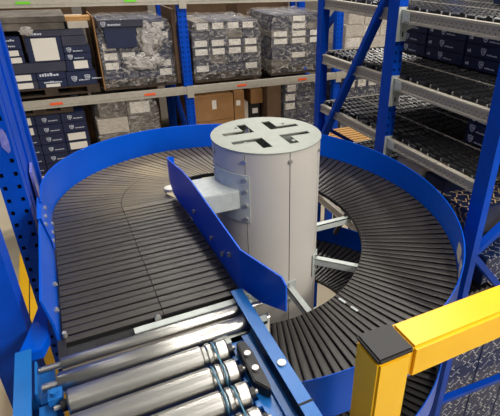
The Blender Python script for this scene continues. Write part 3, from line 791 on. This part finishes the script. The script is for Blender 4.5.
load('pallet_load', 'film-wrapped navy load with two white labels behind the column cap', 1.69, 2.24, 3.36, 4.1, ZLo, -.66, 3, 6, 'slate', {(4, 0), (3, 0), (5, 0)}, group='pallet loads on the lower back level', mts=['slate', 'navy', 'slate'])
# bay C, seen through the flow rack
load('pallet_load', 'white film-wrapped pallet seen through the flow rack beyond the plain post', 2.55, 3.35, 3.36, 4.1, ZM, .14, 3, 4, 'whitebox', {(1, 0), (2, 1)}, group='wrapped pallets on the upper back level')
load('pallet_load', 'second white film-wrapped pallet, rightmost through the flow rack', 3.45, 4.15, 3.36, 4.1, ZM, .12, 3, 4, 'whitebox', {(1, 0), (2, 1)}, group='wrapped pallets on the upper back level')
load('pallet_load', 'navy load with cream labels on the lower back level through the flow rack', 2.55, 3.35, 3.36, 4.1, ZLo, -.68, 4, 5, 'navy', {(4, -1)}, group='pallet loads on the lower back level')
m_ = MB(); m_.box(2.44, 2.54, 3.3, 3.6, -.534, -.40)
tag(MB().box(2.43, 2.53, 3.235, 3.34, ZM+.001, ZM+.10).box(2.425, 2.535, 3.23, 3.342, ZM+.10, ZM+.118).build('tote', 'tote', loc=(2.48, 3.28, ZM+.001)), 'small blue plastic tote on the back beam by the plain post', 'tote')
load('pallet_load', 'grey brown load low on the back rack behind the far flow bay', 3.45, 4.15, 3.36, 4.1, ZLo, -.75, 2, 4, 'dusty', {(2, 0)}, group='pallet loads on the lower back level')
# second row behind: big dark loads
for k, (x0, x1, mt) in enumerate(((-1.3, -.5, 'darkbrown'), (-.35, .35, 'darkbrown'), (.6, 1.35, 'darkbrown'), (1.5, 2.25, 'darkbrown'))):
    for lv, (z0, z1) in enumerate(((ZM, .27), (ZLo, -.64))):
        carton(x0, x1, 4.4, 5.1, z0, z1, mt, None, (), label='big dark brown carton behind the rack, %s level, %s' % (['upper', 'lower'][lv], ['far left', 'left of the middle post', 'right of the middle post', 'behind the plain post'][k]), group='dark cartons behind the back rack')
rr = thing('rear_shelf', 'plain dark shelf carrying the big dark cartons behind the back rack', 'shelf', (.5, 4.75, FLOOR))
for z in (ZM, ZLo): MB().box(-1.45, 2.35, 4.35, 5.15, z-.05, z-.001).build('shelf_board', 'darkwood', rr)
for x in (-1.4, 2.3):
    for y in (4.37, 5.1): MB().bar((x, y, FLOOR), (x, y, .3), .06, .06).build('post', 'rack_blue', rr)

# pale pallet on a dark stand in the far corner
st = thing('steel_stand', 'black steel stand under the pale pallet beyond the flow rack', 'stand', (1.9, 2.35, FLOOR))
MB().box(1.74, 2.32, 2.1, 2.6, -1.20, -1.17).build('stand_top', 'whitebox', st)
for x in (1.76, 2.30):
    for y in (2.12, 2.58): MB().bar((x, y, FLOOR), (x, y, -1.2), .03, .03).build('leg', 'black', st)
tag(pallet('pallet', 1.79, 2.29, 2.12, 2.58, -1.17, 'wood'), 'pale yellow wooden pallet on the black stand beyond the flow rack', 'pallet')

# patterned cartons on the floor pallet behind the front frame
nm = ['bottom', 'second', 'third', 'fourth', 'top']; cn_ = ['nearest the front post', 'in the middle', 'farthest right']
for l in range(5):
    for c in range(3):
        x0 = 1.14 + c*.35; z0 = FLOOR + .001 + l*.32
        def marks_(m_):
            strokes(m_, Vector((x0, -.33, z0)), Vector((1, 0, 0)), Vector((0, 0, 1)), .345, .318, 5, 5, .05, l*7+c, 1, .6)
            if l == 4: strokes(m_, Vector((x0, -.33, z0+.318)), Vector((1, 0, 0)), Vector((0, 1, 0)), .345, .63, 9, 5, .05, 40+c, 1, .6)
        carton(x0, x0+.345, -.33, .30, z0, z0+.318, 'printnavy', None, (), label='white-patterned navy carton behind the front frame, %s layer, %s' % (nm[l], cn_[c]), group='patterned navy cartons', pattern=marks_)
for c in range(2):
    x0 = 1.3 + c*.42
    def marks_(m_):
        strokes(m_, Vector((x0, -.33, -1.078)), Vector((1, 0, 0)), Vector((0, 0, 1)), .41, .2, 5, 9, .032, 90+c, 1)
        strokes(m_, Vector((x0, -.33, -.88)), Vector((1, 0, 0)), Vector((0, 1, 0)), .41, .53, 12, 9, .032, 95+c, 1)
    carton(x0, x0+.41, -.33, .2, -1.078, -.88, 'printnavy', None, (), label='patterned navy carton on the low flow shelf, %s' % ['beside the front post', 'at the right edge'][c], group='patterned navy cartons', pattern=marks_)

# ------------------------------------------------------------------ yellow guard frame (front right)
yf = thing('guard_frame', 'yellow square-tube guard frame with a black end cap in the foreground', 'guard', (-.16, -1.165, FLOOR))
X0, X1, Y0, Y1, ZY = -.219, -.108, -1.221, -1.113, -.2
MB().box(X0, X1, Y0, Y1, FLOOR, ZY-.012).build('post', 'yellow', yf, bevel=.007)
MB().box(X1+.003, 1.6, Y0, Y1, ZY-.113, ZY).build('cross_bar', 'yellow', yf, bevel=.009)
MB().box(X0-.001, X1+.001, Y0-.001, Y1+.001, ZY-.012, ZY+.006).build('end_cap', 'black', yf, bevel=.005)
MB().box(1.5, 1.6, Y0, Y1, FLOOR, ZY-.113).build('post', 'yellow', yf, bevel=.007)
for x in ((X0+X1)/2, 1.55): MB().box(x-.1, x+.1, Y0-.05, Y1+.05, FLOOR, FLOOR+.012).build('foot_plate', 'yellow', yf)

# ------------------------------------------------------------------ light
w = bpy.data.worlds.new('world'); scn.world = w; w.use_nodes = True
bg = w.node_tree.nodes['Background']; bg.inputs['Color'].default_value = (1, .97, .93, 1); bg.inputs['Strength'].default_value = .10
def area(loc, target, sx, sy, power, col=(1, .95, .88)):
    l = bpy.data.lights.new('hall_and_fill_lamp', 'AREA'); l.shape = 'RECTANGLE'; l.size = sx; l.size_y = sy; l.energy = power; l.color = col
    o = bpy.data.objects.new('hall_and_fill_lamp', l); COL.objects.link(o); o.location = loc
    d = Vector(target) - Vector(loc); o.rotation_euler = d.to_track_quat('-Z', 'Y').to_euler()
for x, p in ((-1.8, 6), (.6, 36), (3.0, 74)):
    for y in (-3.0, -.6, 2.0, 6.2): area((x, y, 3.8), (x, y, 0), .3, 1.6, p if y < 5 else p*2.5)
area((-3.0, 2.4, 3.6), (-2.2, 2.6, -2.7), .3, 1.6, 22)  # added fill, no real fitting: brightens the floor at back left
area((.6, 1.4, 3.0), (.3, 3.4, -.6), 1.6, .3, 24)  # added fill, no real fitting: lifts the back rack
area((1.6, -4.2, 2.2), (-.3, .5, -.4), 2.0, 1.2, 150)

vs_ = scn.view_settings
vs_.view_transform = 'Standard'; vs_.look = 'None'; vs_.gamma = 1; vs_.use_curve_mapping = False; vs_.exposure = .25
